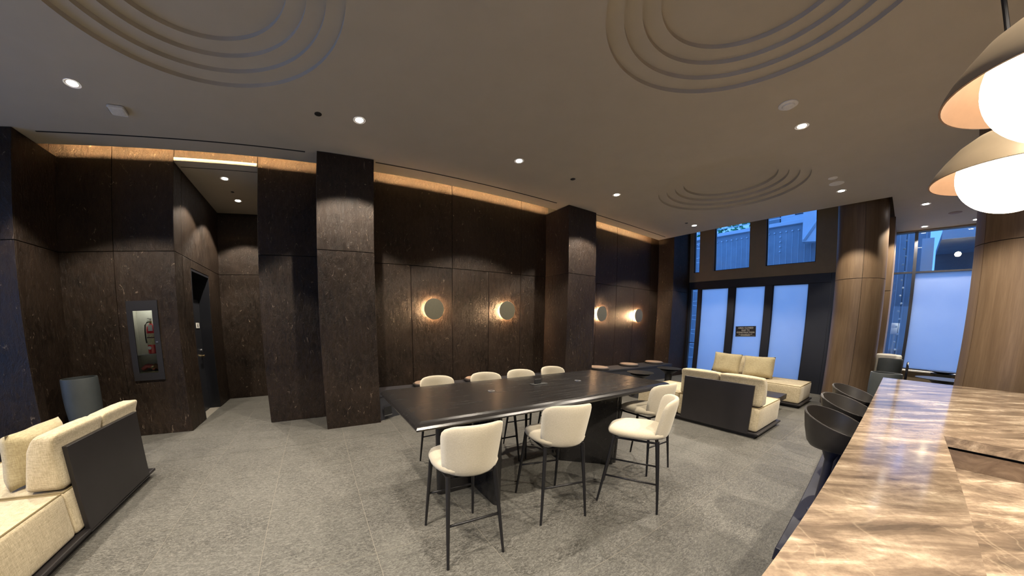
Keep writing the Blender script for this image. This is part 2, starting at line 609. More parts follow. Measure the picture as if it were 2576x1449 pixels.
# return at the end of the stone wall and the side of the entrance hall
wr = struct('wall_return', box(9.57, 10.75, 4.95, 5.7, 0, 5.3), 'black_gap', label='dark stone return beside the entrance doors')
for z0, z1 in ((0, JZ), (JZ, 5.3)):
    obj('stone_panel', box(9.55, 9.57, 4.934, YW - 0.004, z0 + .004, z1 - .004, 0.003, 1), 'stone_cladding', wr)
    obj('stone_panel', box(9.555, 10.6, 4.93, 4.95, z0 + .004, z1 - .004, 0.003, 1), 'stone_cladding', wr)

# corridor
wc = struct('wall_corridor', box(-2.6, -2.42, 5.7, 7.9, 0, ZC), 'black_gap', label='stone wall of the side corridor with a recessed door')
bm = bmesh.new()
bbox(bm, -2.42, -2.07, 5.7, 6.06, 0, ZC); bbox(bm, -2.42, -2.07, 7.0, 7.9, 0, ZC); bbox(bm, -2.42, -2.07, 6.06, 7.0, 2.60, ZC)
obj('backing', bm, 'black_gap', wc)
def cpanel(y0, y1, z0, z1):
    return obj('stone_panel', box(-2.07, -2.05, y0 + .004, y1 - .004, z0 + .004, z1 - .004, 0.003, 1), 'stone_cladding', wc)
cpanel(5.42, 5.72, 0, JL); cpanel(5.42, 5.72, JL, ZC)
cpanel(5.72, 6.06, 0, JL); cpanel(7.0, 7.72, 0, JL); cpanel(6.06, 7.0, 2.60, JL); cpanel(5.72, 7.72, JL, ZC)
wce = struct('wall_corridor_end', box(-2.6, -0.3, 7.74, 7.95, 0, ZC), 'black_gap', label='stone end wall of the side corridor')
for z0, z1 in ((0, JL), (JL, ZC)):
    obj('stone_panel', box(-2.07, -0.85, 7.72, 7.74, z0 + .004, z1 - .004, 0.003, 1), 'stone_cladding', wce)
wcr = struct('wall_corridor_right', box(-0.85, -0.6, 5.7, 7.74, 0, ZC), 'black_gap', label='stone wall on the hidden side of the corridor')
for z0, z1 in ((0, 2.70), (2.70, ZC)):
    obj('stone_panel', box(-0.87, -0.85, 5.45, 7.72, z0 + .004, z1 - .004, 0.003, 1), 'stone_cladding', wcr)

# door set back in the corridor wall
d1 = struct('door_1', box(-2.29, -2.25, 6.10, 6.98, 0.01, 2.14, 0.003, 1), 'door_black', label='black flush door set back in the corridor wall')
bm = bmesh.new()
bbox(bm, -2.40, -2.055, 6.06, 6.10, 0, 2.60); bbox(bm, -2.40, -2.055, 6.98, 7.0, 0, 2.60); bbox(bm, -2.40, -2.055, 6.10, 6.98, 2.56, 2.60)
obj('door_frame', bm, 'frame_black', d1)
obj('transom_panel', box(-2.33, -2.30, 6.10, 6.98, 2.15, 2.56), 'frame_black', d1)
obj('deadbolt', tube(bmesh.new(), (-2.25, 6.88, 1.17), (-2.232, 6.88, 1.17), 0.028), 'steel', d1)
h_ = obj('handle', tube(bmesh.new(), (-2.25, 6.88, 1.06), (-2.20, 6.88, 1.06), 0.022), 'brass', d1)
obj('lever', polytube(bmesh.new(), [(-2.205, 6.885, 1.06), (-2.20, 6.83, 1.062), (-2.205, 6.76, 1.058)], 0.012), 'brass', h_)
pl = obj('room_sign', box(-2.25, -2.242, 6.71, 6.88, 1.60, 1.70, 0.002, 1), 'label_white', d1)
bm = bmesh.new()
lathe(bm, [(0, -0.012), (0.012, 0), (0, 0.012)], 12, (-2.241, 6.795, 1.68))
bbox(bm, -2.242, -2.2395, 6.780, 6.810, 1.615, 1.667)
obj('pictogram', bm, 'dark_plastic', pl)

# ------------------------------------------------------------------ STONE COLUMNS
def stone_column(x0, x1, y0, label, zj=JZ):
    e = empty('stone_column', ((x0 + x1) / 2, y0, 0), 0, label, 'column', 'stone clad columns along the back wall')
    w = (x1 - x0) / 2
    d = YW - y0 - 0.004
    obj('core', box(-w + .02, w - .02, .02, d, 0, ZC - .002), 'black_gap', e)
    for z0, z1 in ((0, zj), (zj, ZC)):
        a, b = z0 + (.004 if z0 else 0), z1 - .004
        obj('stone_panel', box(-w, w, 0, .02, a, b, .003, 1), 'stone_cladding', e)
        obj('stone_panel', box(-w, -w + .02, .0205, d, a, b, .003, 1), 'stone_cladding', e)
        obj('stone_panel', box(w - .02, w, .0205, d, a, b, .003, 1), 'stone_cladding', e)
    return e
stone_column(-4.46, -3.60, 4.69, 'stone column at the far left edge tinted by blue daylight', 2.74)
stone_column(0.02, 0.84, YCOL, 'stone column between the corridor and the long table, lit from above')
stone_column(4.82, 5.68, YCOL, 'narrow looking stone column standing between the two pairs of round sconces')

# ------------------------------------------------------------------ hidden room ends (close the room)
bm = bmesh.new()
bbox(bm, -7.0, -6.8, -5.2, -1.2, 0, 5.3); bbox(bm, -7.0, -6.8, 4.4, 5.7, 0, 5.3)
bbox(bm, -7.0, -6.8, -1.2, 4.4, 0, 0.4); bbox(bm, -7.0, -6.8, -1.2, 4.4, 3.4, 5.3)
struct('wall_left', bm, 'wall_paint', label='plain end wall with an added street window')
w = struct('window_1', box(-6.92, -6.90, -1.2, 4.4, 0.4, 3.4), 'clear_glass', label='added unseen street window at the left end of the room')  # out of view, added to let bluish daylight in from the left
bm = bmesh.new()
for y in (-1.2, 0.65, 2.5, 4.34): bbox(bm, -6.96, -6.86, y, y + .06, 0.4, 3.4)
obj('window_frame', bm, 'frame_black', w)
struct('wall_front', box(-7.0, 12.3, -5.4, -5.2, 0, 5.3), 'walnut', label='wood panelled wall behind the bar')

# ------------------------------------------------------------------ ENTRANCE (right end wall)
XW = 10.6
bm = bmesh.new()
bbox(bm, XW, XW + .2, 0.30, 4.93, 2.99, 3.28)
for y0, y1 in ((0.30, 1.71), (2.83, 3.23), (4.20, 4.63), (4.82, 4.93)): bbox(bm, XW, XW + .2, y0, y1, 3.28, 5.10)
bbox(bm, XW, XW + .2, 0.30, 4.93, 5.10, 5.3)
wright = struct('wall_right', bm, 'brown_paint', label='brown painted wall with high windows above the entrance doors')
obj('side_panel', box(XW + .02, XW + .18, 0.30, 1.37, 0, 2.99), 'frame_black', wright)
n = 2
for y0, y1, lab in ((4.63, 4.82, 'slim high window at the stone corner'), (3.23, 4.20, 'middle high window with a tree beyond'), (1.71, 2.83, 'wide high window nearest the wood column')):
    w = struct('window_%d' % n, box(XW + .10, XW + .112, y0, y1, 3.28, 5.10), 'clear_glass', label=lab)
    bm = bmesh.new()
    for a, b in ((y0, y0 + .025), (y1 - .025, y1)): bbox(bm, XW + .07, XW + .14, a, b, 3.28, 5.10)
    bbox(bm, XW + .07, XW + .14, y0, y1, 3.28, 3.305)
    obj('window_frame', bm, 'frame_black', w)
    n += 1
# dark door frame with three frosted leaves and a clear sidelight
bm = bmesh.new()
for y0, y1 in ((1.37, 1.82), (2.62, 2.80), (3.57, 3.755), (4.55, 4.66), (4.85, 4.93)): bbox(bm, XW + .01, XW + .13, y0, y1, 0, 2.76, .006, 1)
bbox(bm, XW + .01, XW + .13, 1.37, 4.93, 2.76, 2.99, .006, 1)
for y0, y1 in ((1.82, 2.62), (2.80, 3.57), (3.755, 4.55), (4.66, 4.85)): bbox(bm, XW + .01, XW + .13, y0, y1, 0, .10, .004, 1)
tr = struct('trim_1', bm, 'frame_black', label='black frame of the frosted entrance doors')
for i, (y0, y1, lab) in enumerate(((1.82, 2.62, 'frosted entrance door leaf nearest the wood column'), (2.80, 3.57, 'frosted entrance door leaf carrying the black notice'), (3.755, 4.55, 'frosted entrance door leaf nearest the stone corner'))):
    d = struct('door_%d' % (i + 2), box(XW + .06, XW + .072, y0, y1, .10, 2.76), 'frosted_film', label=lab)
    bm = bmesh.new()
    for a, b in ((y0, y0 + .018), (y1 - .018, y1)): bbox(bm, XW + .045, XW + .087, a, b, .10, 2.76)
    bbox(bm, XW + .045, XW + .087, y0, y1, 2.742, 2.76); bbox(bm, XW + .045, XW + .087, y0, y1, .10, .118)
    obj('stile', bm, 'frame_black', d)
w = struct('window_5', box(XW + .06, XW + .072, 4.66, 4.85, .10, 2.76), 'clear_glass', label='slim clear sidelight beside the frosted doors')
obj('glazing_bar', box(XW + .05, XW + .085, 4.66, 4.85, 1.05, 1.075), 'frame_black', w)

# notice on the middle leaf
def text(s, size, mat, parent, loc, rot, align='CENTER', name='lettering', ext=0.0012):
    cu = bpy.data.curves.new('txt', 'FONT')
    cu.body = s
    cu.size = size
    cu.align_x = align
    cu.align_y = 'CENTER'
    cu.extrude = ext
    t = bpy.data.objects.new('txt', cu)
    C.objects.link(t)
    dg = bpy.context.evaluated_depsgraph_get()
    me = bpy.data.meshes.new_from_object(t.evaluated_get(dg))
    bpy.data.objects.remove(t)
    me.materials.clear()
    me.materials.append(MATS[mat])
    o = bpy.data.objects.new(name, me)
    C.objects.link(o)
    o.parent = parent
    o.location = loc
    o.rotation_euler = rot
    return o
sg = empty('notice_sign', (XW + .054, 3.225, 1.485), 0, 'black notice with pale lettering stuck on the middle frosted door', 'sign')
sg.rotation_euler = (R(-3.0), 0, 0)
obj('board', box(0, .004, -.265, .265, -.150, .150, .001, 1), 'sign_black', sg)
TR = (R(90), 0, R(-90))
text('AREA CLOSED', .062, 'sign_text', sg, (-.002, 0, .098), TR)
text('DUE TO', .058, 'sign_text', sg, (-.002, 0, .034), TR)
text('CONSTRUCTION', .060, 'sign_text', sg, (-.002, 0, -.028), TR)
text('WE APOLOGIZE FOR ANY', .031, 'sign_text', sg, (-.002, 0, -.082), TR)
text('INCONVENIENCE', .030, 'sign_text', sg, (-.002, 0, -.110), TR)
obj('rule_line', box(-.002, 0, -.245, .245, -.133, -.129), 'sign_text', sg)

# lounge window further right
X2 = 12.1
bm = bmesh.new()
bbox(bm, X2, X2 + .2, -1.60, 0.30, 0, 0.70)
bbox(bm, X2, X2 + .2, -5.2, -1.60, 0, 5.3)
bbox(bm, X2, X2 + .2, -1.60, 0.30, 4.05, 5.3)
wl = struct('wall_lounge', bm, 'brown_paint', label='low brown wall under the lounge window')
struct('wall_hall_side', box(XW + .2, X2 + .2, 0.30, 0.42, 0, 5.3), 'walnut', label='walnut faced wall between the entrance and the lounge window')
obj('window_sill', box(X2 - .10, X2 + .02, -1.60, 0.28, 0.70, 0.735, .004, 1), 'white_plastic', wl)
w = struct('window_6', box(X2 + .06, X2 + .072, -1.60, -0.09, .735, 3.06), 'frosted_film', label='large frosted lounge window pane')
w2 = struct('window_7', box(X2 + .06, X2 + .072, -1.60, -0.09, 3.10, 4.05), 'clear_glass', label='clear transom pane above the frosted lounge window')
w3 = struct('window_8', box(X2 + .06, X2 + .072, -0.03, 0.30, .735, 4.05), 'clear_glass', label='slim clear lounge window pane beside the walnut pilaster')
bm = bmesh.new()
bbox(bm, X2 + .01, X2 + .13, -.09, -.03, .735, 4.05); bbox(bm, X2 + .012, X2 + .128, -1.60, .30, 3.06, 3.10); bbox(bm, X2 + .012, X2 + .128, -1.60, .30, .735, .765)
struct('trim_2', bm, 'frame_black', label='black mullions of the lounge window')

# walnut clad round columns
def wood_column(cx, cy, r, z1, label, seam=(200,)):
    e = empty('wood_column', (cx, cy, 0), 0, label, 'column', 'round walnut columns')
    obj('core', lathe(bmesh.new(), [(0, 0), (r - .012, 0), (r - .012, z1), (0, z1)], 48), 'black_gap', e)
    seams = sorted(seam)
    for i, a0 in enumerate(seams):
        a1 = seams[(i + 1) % len(seams)]
        if a1 <= a0: a1 += 360
        for z0, zz in ((0.0, JZ - .004), (JZ + .004, z1)):
            bm = bmesh.new()
            n_ = max(6, int((a1 - a0) / 6))
            rings = []
            for rr in (r, r - .01):
                for z in (z0, zz):
                    rings.append([bm.verts.new((rr * math.cos(t), rr * math.sin(t), z)) for t in [R(a0 + .4 + (a1 - a0 - .8) * j / n_) for j in range(n_ + 1)]])
            o0, o1, i0, i1 = rings
            for A, B in ((o0, o1), (o1, i1), (i1, i0), (i0, o0)):
                for j in range(n_):
                    bm.faces.new((A[j], A[j + 1], B[j + 1], B[j]))
            bm.faces.new((o0[0], o1[0], i1[0], i0[0])); bm.faces.new((o0[-1], o1[-1], i1[-1], i0[-1]))
            smooth_by_angle(obj('veneer_panel', bm, 'walnut', e), 40)
    return e
wood_column(9.58, 0.76, 0.41, 5.29, 'tall walnut column beside the frosted entrance doors', (20, 110, 190, 290))
wood_column(6.62, -0.97, 0.42, ZC - .002, 'walnut column rising behind the marble counter at the right edge', (40, 120, 217, 300))
e = empty('wood_pilaster', (10.54, 0.285, 0), 0, 'flat walnut pilaster between the two walnut columns', 'pilaster')
obj('veneer_panel', box(-.09, .055, .0, .135, 0, 2.50), 'walnut', e)
obj('veneer_panel', box(-.09, .055, .0, .135, 2.508, ZC - .004), 'walnut', e)

# ------------------------------------------------------------------ CEILING FITTINGS
def downlight(x, y, label, z=ZC, power=55, r=0.062, light=True, size=112, group='recessed ceiling downlights'):
    e = empty('downlight', (x, y, z), 0, label, 'downlight', group)
    bm = bmesh.new()
    lathe(bm, [(r, -.001), (r + .012, -.004), (r + .014, 0), (r - .002, .03), (r, -.001)], 28)
    smooth_by_angle(obj('trim_ring', bm, 'white_plastic', e), 50)
    obj('lamp', lathe(bmesh.new(), [(0, -.0015), (r - .014, -.0015), (r - .012, .01), (0, .01)], 24), 'lamp_disc', e)
    if light:
        l = bpy.data.lights.new('downlight_beam', 'SPOT')
        l.energy = power
        l.color = SOFT
        l.spot_size = R(size)
        l.spot_blend = 0.22
        l.shadow_soft_size = 0.03
        o = bpy.data.objects.new('downlight_beam', l)
        C.objects.link(o)
        o.parent = e
        o.location = (0, 0, -.03)
    return e
DL = [(-2.41, 3.82, 'downlight left of the left round recess'),
      (0.50, 3.82, 'downlight in front of the big lit stone column'),
      (2.87, 3.82, 'downlight over the long table, above the round sconces'),
      (5.21, 3.82, 'downlight in front of the narrow stone column'),
      (8.28, 3.76, 'downlight nearest the high entrance windows'),
      (5.14, 0.97, 'downlight beside the round smoke detector'),
      (8.00, 0.94, 'downlight next to the pair of round ceiling plates'),
      (9.81, -0.15, 'first downlight beyond the tall walnut column'),
      (11.80, -0.18, 'downlight close to the lounge window head'),
      (11.70, -0.97, 'downlight half hidden by the right walnut column')]
for x, y, lab in DL:
    downlight(x, y, lab, power=260 if y > 2 else 240)
for x, y, lab in ((-0.6, -1.7, 'added unseen downlight behind the camera near the left end of the bar'), (1.9, -1.1, 'added unseen downlight over the lowered work section of the bar'), (4.3, -1.0, 'added unseen downlight over the middle of the marble counter'), (-3.4, 0.6, 'added unseen downlight over the seating left of the camera'), (-0.6, 0.95, 'added unseen downlight above the camera position')):
    downlight(x, y, lab, power=380)  # out-of-view downlights added to raise the light on bar, floor and ceiling
downlight(-1.465, 5.944, 'front downlight in the corridor ceiling', power=190, size=100)
downlight(-1.466, 6.943, 'rear downlight in the corridor ceiling', power=190, size=100)

def ceil_disc(name, x, y, r, label, cat, mat='white_plastic', h=.012):
    o = obj(name, lathe(bmesh.new(), [(0, -h), (r * .8, -h), (r, -h * .35), (r, 0), (0, 0)], 32), mat, None, (x, y, ZC))
    smooth_by_angle(o, 40)
    return tag(o, label, cat)
e = empty('smoke_detector', (4.53, 0.97, ZC), 0, 'round white smoke detector on the ceiling beside a downlight', 'detector')
smooth_by_angle(obj('base', lathe(bmesh.new(), [(0, -.015), (.085, -.015), (.095, -.008), (.095, 0), (0, 0)], 36), 'white_plastic', e), 40)
smooth_by_angle(obj('sensor_dome', lathe(bmesh.new(), [(0, -.045), (.04, -.042), (.058, -.03), (.062, -.015), (0, -.015)], 32), 'white_plastic', e), 40)
e = empty('wifi_access_point', (-2.19, 4.21, ZC), R(8), 'square white wireless unit on the ceiling at far left', 'access point')
obj('housing', box(-.085, .085, -.085, .085, -.035, -.004, .028, 3), 'white_plastic', e)
obj('mount_plate', box(-.05, .05, -.05, .05, -.004, 0), 'cabinet_grey', e)
ceil_disc('sprinkler', 0.02, 3.85, .042, 'small dark ceiling sprinkler left of the column downlight', 'sprinkler', 'dark_plastic', .008)
ceil_disc('sprinkler', 4.03, 3.83, .042, 'small dark ceiling sprinkler between two downlights above the table end', 'sprinkler', 'dark_plastic', .008)
ceil_disc('sprinkler', 7.95, 3.80, .035, 'small dark ceiling sprinkler by the downlight near the high windows', 'sprinkler', 'dark_plastic', .008)
ceil_disc('sprinkler', -1.47, 6.51, .03, 'small dark sprinkler between the corridor downlights', 'sprinkler', 'dark_plastic', .006)
ceil_disc('cover_plate', 7.24, 0.96, .065, 'smaller round white ceiling plate', 'plate')
ceil_disc('speaker_plate', 7.54, 0.95, .105, 'larger round white ceiling speaker plate', 'plate')
ceil_disc('speaker_plate', 10.82, -0.60, .10, 'round ceiling plate beyond the tall walnut column', 'plate', 'cushion_brown')

# ------------------------------------------------------------------ SCONCES
def sconce(x, label):
    e = empty('wall_sconce', (x, YW, 1.862), 0, label, 'sconce', 'round halo wall sconces')
    def ring(bm, prof, n=48):
        # lathe about Y
        lathe(bm, prof, n)
        bmesh.ops.rotate(bm, verts=bm.verts, cent=(0, 0, 0), matrix=Matrix.Rotation(R(90), 3, 'X'))
        return bm
    smooth_by_angle(obj('disc', ring(bmesh.new(), [(0, .040), (.196, .040), (.2, .043), (.2, .050), (.196, .054), (0, .054)]), 'disc_olive', e), 40)
    obj('light_ring', ring(bmesh.new(), [(.128, .012), (.14, .012), (.14, .036), (.128, .036), (.128, .012)]), 'sconce_glow', e)
    obj('mount', ring(bmesh.new(), [(0, 0), (.12, 0), (.12, .040), (0, .040)], 32), 'white_plastic', e)
    return e
sconce(2.055, 'round glowing sconce left of the pair above the long table')
sconce(3.735, 'round glowing sconce right of the pair above the long table')
sconce(6.79, 'round glowing sconce half hidden by the narrow stone column edge')
sconce(8.49, 'round glowing sconce nearest the stone corner by the entrance')

# ------------------------------------------------------------------ FIRE CABINET + EXTINGUISHER
e = empty('fire_cabinet', (-2.54, YW, 0.86), 0, 'dark grey wall cabinet with a glass window holding a fire extinguisher', 'cabinet')
obj('liner', (lambda bm: (bbox(bm, -.19, .19, .195, .205, 0.02, 1.13), bbox(bm, -.195, -.185, .0, .2, .02, 1.13), bbox(bm, .185, .195, .0, .2, .02, 1.13), bbox(bm, -.19, .19, .0, .2, 0.02, .03), bbox(bm, -.19, .19, 0, .2, 1.12, 1.13))[0])(bmesh.new()), 'cabinet_white', e)
bm = bmesh.new()
WX0, WX1, WZ0, WZ1 = -.135, .135, .10, 1.02
bbox(bm, -.215, WX0, -.018, 0.0, -.01, 1.165); bbox(bm, WX1, .215, -.018, 0.0, -.01, 1.165)
bbox(bm, WX0, WX1, -.018, 0.0, -.01, WZ0); bbox(bm, WX0, WX1, -.018, 0.0, WZ1, 1.165)
dr = obj('cabinet_door', bm, 'cabinet_grey', e)
obj('glass', box(WX0, WX1, -.010, -.007, WZ0, WZ1), 'clear_glass', dr)
obj('latch', box(WX1 + .015, WX1 + .045, -.024, -.018, .545, .565), 'steel', dr)
obj('cabinet_fill_light', box(-.12, .12, .02, .06, 1.10, 1.119), 'cabinet_fill_glow', e)  # hidden lamp added to brighten the inside of the cabinet
obj('shelf', box(-.184, .184, .01, .195, .365, .38), 'cabinet_white', e)
obj('bracket', box(-.06, -.03, .18, .195, .38, .72), 'cabinet_white', e)
fe = empty('fire_extinguisher', (-2.485, YW + .088, 1.24), 0, 'red fire extinguisher with cream instruction labels inside the wall cabinet', 'fire extinguisher')
smooth_by_angle(obj('cylinder', lathe(bmesh.new(), [(0, 0), (.06, 0), (.066, .012), (.066, .36), (.058, .40), (.03, .43), (.02, .45), (0, .45)], 32), 'extinguisher_red', fe), 40)
for nm, a, b, mt in (('label', .135, .235, 'label_cream'), ('label', .25, .305, 'label_cream'), ('strap', .236, .249, 'dark_plastic')):
    smooth_by_angle(obj(nm, lathe(bmesh.new(), [(.0675, a), (.0675, b), (.0655, b), (.0655, a), (.0675, a)], 32), mt, fe), 40)
obj('valve', tube(bmesh.new(), (0, 0, .45), (0, 0, .49), .018), 'brass', fe)
obj('handle', (lambda bm: (bbox(bm, -.01, .01, -.08, .02, .485, .497), bbox(bm, -.01, .01, -.075, .02, .515, .527), bbox(bm, -.008, .008, 0, .02, .485, .527))[0])(bmesh.new()), 'steel', fe)
obj('hose', polytube(bmesh.new(), [(-.01, 0, .475), (-.045, -.01, .47), (-.075, -.012, .43), (-.082, -.015, .34), (-.08, -.02, .22), (-.074, -.02, .16)], .010), 'dark_plastic', fe)
obj('inspection_tag', box(-.012, .05, -.073, -.071, .34, .43), 'label_white', fe)
obj('gauge', tube(bmesh.new(), (-.02, -.071, .09), (-.02, -.066, .09), .026, n=18), 'label_white', fe)
b_ = empty('folded_hose', (-2.55, YW + .09, .985), 0, 'folded red and brown hose bundle at the bottom of the cabinet', 'hose')
bm = bmesh.new()
for i in range(3): polytube(bm, [(-.11, -.03 + .03 * i, .03), (-.05, -.03 + .03 * i, .075), (.03, -.03 + .03 * i, .06), (.06, -.03 + .03 * i, .025)], .028, 8)
smooth_by_angle(obj('hose_loop', bm, 'canvas_red', b_), 60)
smooth_by_angle(obj('hose_fold', polytube(bmesh.new(), [(.02, -.02, .03), (.07, -.01, .065), (.12, 0, .035)], .04, 10), 'canvas_brown', b_), 60)
obj('coupling', tube(bmesh.new(), (.04, -.07, .055), (.07, -.065, .055), .02), 'brass', b_)
o = obj('sand_tray', box(-.17, .17, .01, .18, 0, .085, .006, 2), 'sand_beige', None, (-2.54, YW, .891))
tag(o, 'beige tray under the folded hose in the wall cabinet', 'tray')

# ------------------------------------------------------------------ LONG TABLE
TX0, TX1, TY0, TY1, TZ = 0.535, 3.545, 1.76, 2.945, 0.92
t = empty('long_table', ((TX0 + TX1) / 2, (TY0 + TY1) / 2, 0), 0, 'long black oak communal table with slab legs', 'table')
hx, hy = (TX1 - TX0) / 2, (TY1 - TY0) / 2
bm = bmesh.new()
prof = [(0.0, TZ), (0.0, TZ - .012), (.012, TZ - .028), (.0, TZ - .042), (-.018, TZ - .052)]
# top slab with a chamfered, rounded rim
rings = []
for inset, z in ((.052, TZ), (.030, TZ - .010), (.010, TZ - .026), (0.0, TZ - .040), (.004, TZ - .052), (.03, TZ - .058)):
    rings.append([bm.verts.new(p) for p in ((-hx + inset, -hy + inset, z), (hx - inset, -hy + inset, z), (hx - inset, hy - inset, z), (-hx + inset, hy - inset, z))])
for A, B in zip(rings, rings[1:]):
    for i in range(4): bm.faces.new((A[i], A[(i + 1) % 4], B[(i + 1) % 4], B[i]))
bm.faces.new(rings[0][::-1]); bm.faces.new(rings[-1])
obj('table_top', bm, 'black_oak', t)
def slab_leg(x, y, length, ang, wth=.075, z1=TZ - .058):
    bm = bmesh.new()
    n_ = 10
    pts = []
    for j in range(n_ + 1):
        a = -PI / 2 + PI * j / n_
        pts.append((length / 2 - wth / 2 + wth / 2 * math.cos(a), wth / 2 * math.sin(a)))
    for j in range(n_ + 1):
        a = PI / 2 + PI * j / n_
        pts.append((-length / 2 + wth / 2 + wth / 2 * math.cos(a), wth / 2 * math.sin(a)))
    A = [bm.verts.new((p[0], p[1], 0)) for p in pts]
    B = [bm.verts.new((p[0], p[1], z1)) for p in pts]
    for i in range(len(pts)): bm.faces.new((A[i], A[(i + 1) % len(pts)], B[(i + 1) % len(pts)], B[i]))
    bm.faces.new(A[::-1]); bm.faces.new(B)
    o = obj('slab_leg', bm, 'black_oak', t, (x - t.location.x, y - t.location.y, 0), (0, 0, ang))
    return smooth_by_angle(o, 40)
slab_leg(1.08, 2.37, .36, R(0))
slab_leg(1.31, 2.235, .56, R(90))
slab_leg(2.66, 2.20, .62, R(-42))
slab_leg(2.93, 2.30, .62, R(90))
obj('stretcher', box(1.30 - t.location.x, 2.70 - t.location.x, .0, .04, TZ - .16, TZ - .058), 'black_oak', t)
for gx in (1.49, 2.656):
    obj('cable_grommet', lathe(bmesh.new(), [(.018, 0), (.036, 0), (.036, .003), (.018, .003), (.018, 0)], 20), 'steel', t, (gx - t.location.x, 2.385 - t.location.y, TZ))
pb = obj('power_box', box(-.10, .10, -.035, .035, 0, .006, .002, 1), 'dark_plastic', t, (2.125 - t.location.x, 2.44 - t.location.y, TZ))
obj('flap', box(-.055, .03, .0, .012, .006, .055, .002, 1), 'dark_plastic', pb)
obj('socket_strip', box(-.09, .09, -.03, -.024, .006, .009), 'steel', pb)

# ------------------------------------------------------------------ CREAM BAR STOOLS
def sq(t_, p):
    return (1 - abs(t_) ** p) ** (1 / p)
def make_stool(label, side_bars=False):
    e = empty('bar_stool', (0, 0, 0), 0, label, 'bar stool', 'cream bar stools around the long table')
    # backrest: curved padded shell
    bm = bmesh.new()
    NU, NV = 17, 15
    def surf(u, v, off):
        vv = (1 - math.cos(PI * v)) / 2
        wv = max(sq(2 * vv - 1, 6.5), 0.02) if 0 < v < 1 else 0.30
        hw = .215 * (0.90 + .12 * vv) * (wv if 0 < v < 1 else .62)
        x = hw * u
        yc = -.235 - .055 * vv
        wrap = 2.7 - .6 * vv
        y = yc + wrap * x * x + off
        z = .635 + .345 * vv - .018 * (x / .215) ** 2 * vv
        return (x, y, z)
    def thick(u, v):
        vv = (1 - math.cos(PI * v)) / 2
        return .020 * (max(0.0, 1 - abs(u) ** 6) ** .5) * (max(0.0, 1 - abs(2 * vv - 1) ** 6) ** .5) + .004
    G = {}
    for s in (0, 1):
        for i in range(NU):
            for j in range(NV):
                u, v = -1 + 2 * i / (NU - 1), j / (NV - 1)
                edge = i in (0, NU - 1) or j in (0, NV - 1)
                if s == 1 and edge:
                    G[s, i, j] = G[0, i, j]
                    continue
                off = 0 if edge else (thick(u, v) * (1 if s else -1))
                G[s, i, j] = bm.verts.new(surf(u, v, off))
    for s in (0, 1):
        for i in range(NU - 1):
            for j in range(NV - 1):
                q = [G[s, i, j], G[s, i + 1, j], G[s, i + 1, j + 1], G[s, i, j + 1]]
                bm.faces.new(q if s else q[::-1])
    obj('backrest', bm, 'stool_fabric', e, smooth=True)
    # seat pad
    bm = bmesh.new()
    NA = 36
    rings = []
    for f, z in ((0.0, .700), (.55, .700), (.82, .694), (.95, .678), (1.0, .655), (.97, .632), (.86, .620), (0.0, .618)):
        ring = []
        for i in range(NA):
            a = 2 * PI * i / NA
            ca, sa = math.cos(a), math.sin(a)
            p = 3.0
            rr = 1 / (abs(ca) ** p + abs(sa) ** p) ** (1 / p)
            x, y = .222 * rr * ca * f, .235 * rr * sa * f
            zz = z + .018 * max(0, (-y / .235)) * f + .012 * (x / .222) ** 2 - .012 * max(0, y / .235) ** 2
            ring.append((x * (1 - .08 * max(0, y / .235)), y, zz))
        if f == 0.0:
            rings.append([bm.verts.new((0, 0, z))])
        else:
            rings.append([bm.verts.new(p_) for p_ in ring])
    for A, B in zip(rings, rings[1:]):
        for i in range(NA):
            j = (i + 1) % NA
            if len(A) == 1: bm.faces.new((A[0], B[i], B[j]))
            elif len(B) == 1: bm.faces.new((A[i], B[0], A[j]))
            else: bm.faces.new((A[i], B[i], B[j], A[j]))
    obj('seat', bm, 'stool_fabric', e, smooth=True)
    feet, tops = {}, {}
    for sx in (-1, 1):
        for sy in (-1, 1):
            feet[sx, sy] = Vector((sx * .205, sy * .250, 0))
            tops[sx, sy] = Vector((sx * .165, sy * .170, .625))
            smooth_by_angle(obj('leg', tube(bmesh.new(), feet[sx, sy], tops[sx, sy], .0095, .0165, 12), 'black_metal', e), 50)
    def onleg(sx, sy, z):
        return feet[sx, sy].lerp(tops[sx, sy], z / .625)
    bars = [((-1, 1), (1, 1), .30), ((-1, -1), (1, -1), .30)]
    if side_bars:
        bars = [((-1, -1), (-1, 1), .26), ((1, -1), (1, 1), .26)]
    for a, b, z in bars:
        obj('footrest', tube(bmesh.new(), onleg(*a, z), onleg(*b, z), .0085, n=10), 'black_metal', e, smooth=True)
    obj('seat_frame', polytube(bmesh.new(), [(-.165, -.17, .61), (.165, -.17, .61), (.165, .17, .61), (-.165, .17, .61)], .010, 8, True), 'black_metal', e)
    return e
s0 = make_stool('cream bar stool nearest the camera, its back turned to us at the table corner')
s0.location = (0.84, 1.72, 0); s0.rotation_euler = (0, 0, R(-3))
dup(s0, (1.71, 1.76, 0), R(-13), 'cream bar stool in the middle of the near table side')
s1 = make_stool('cream bar stool pulled out and turned sideways beside the table', True)
s1.location = (2.43, 1.47, 0); s1.rotation_euler = (0, 0, R(31))
dup(s0, (3.15, 1.84, 0), R(-2), 'cream bar stool at the far end of the near table side')
for i, (x, lab) in enumerate(((1.20, 'far side cream bar stool at the left end of the table'), (1.80, 'second far side cream bar stool from the left'), (2.32, 'third far side cream bar stool from the left'), (2.90, 'far side cream bar stool nearest the right end of the table'))):
    dup(s0, (x, 2.83 + (.03, .0, .0, .03)[i], 0), R(180 + (4, -2, -3, 0)[i]), lab)

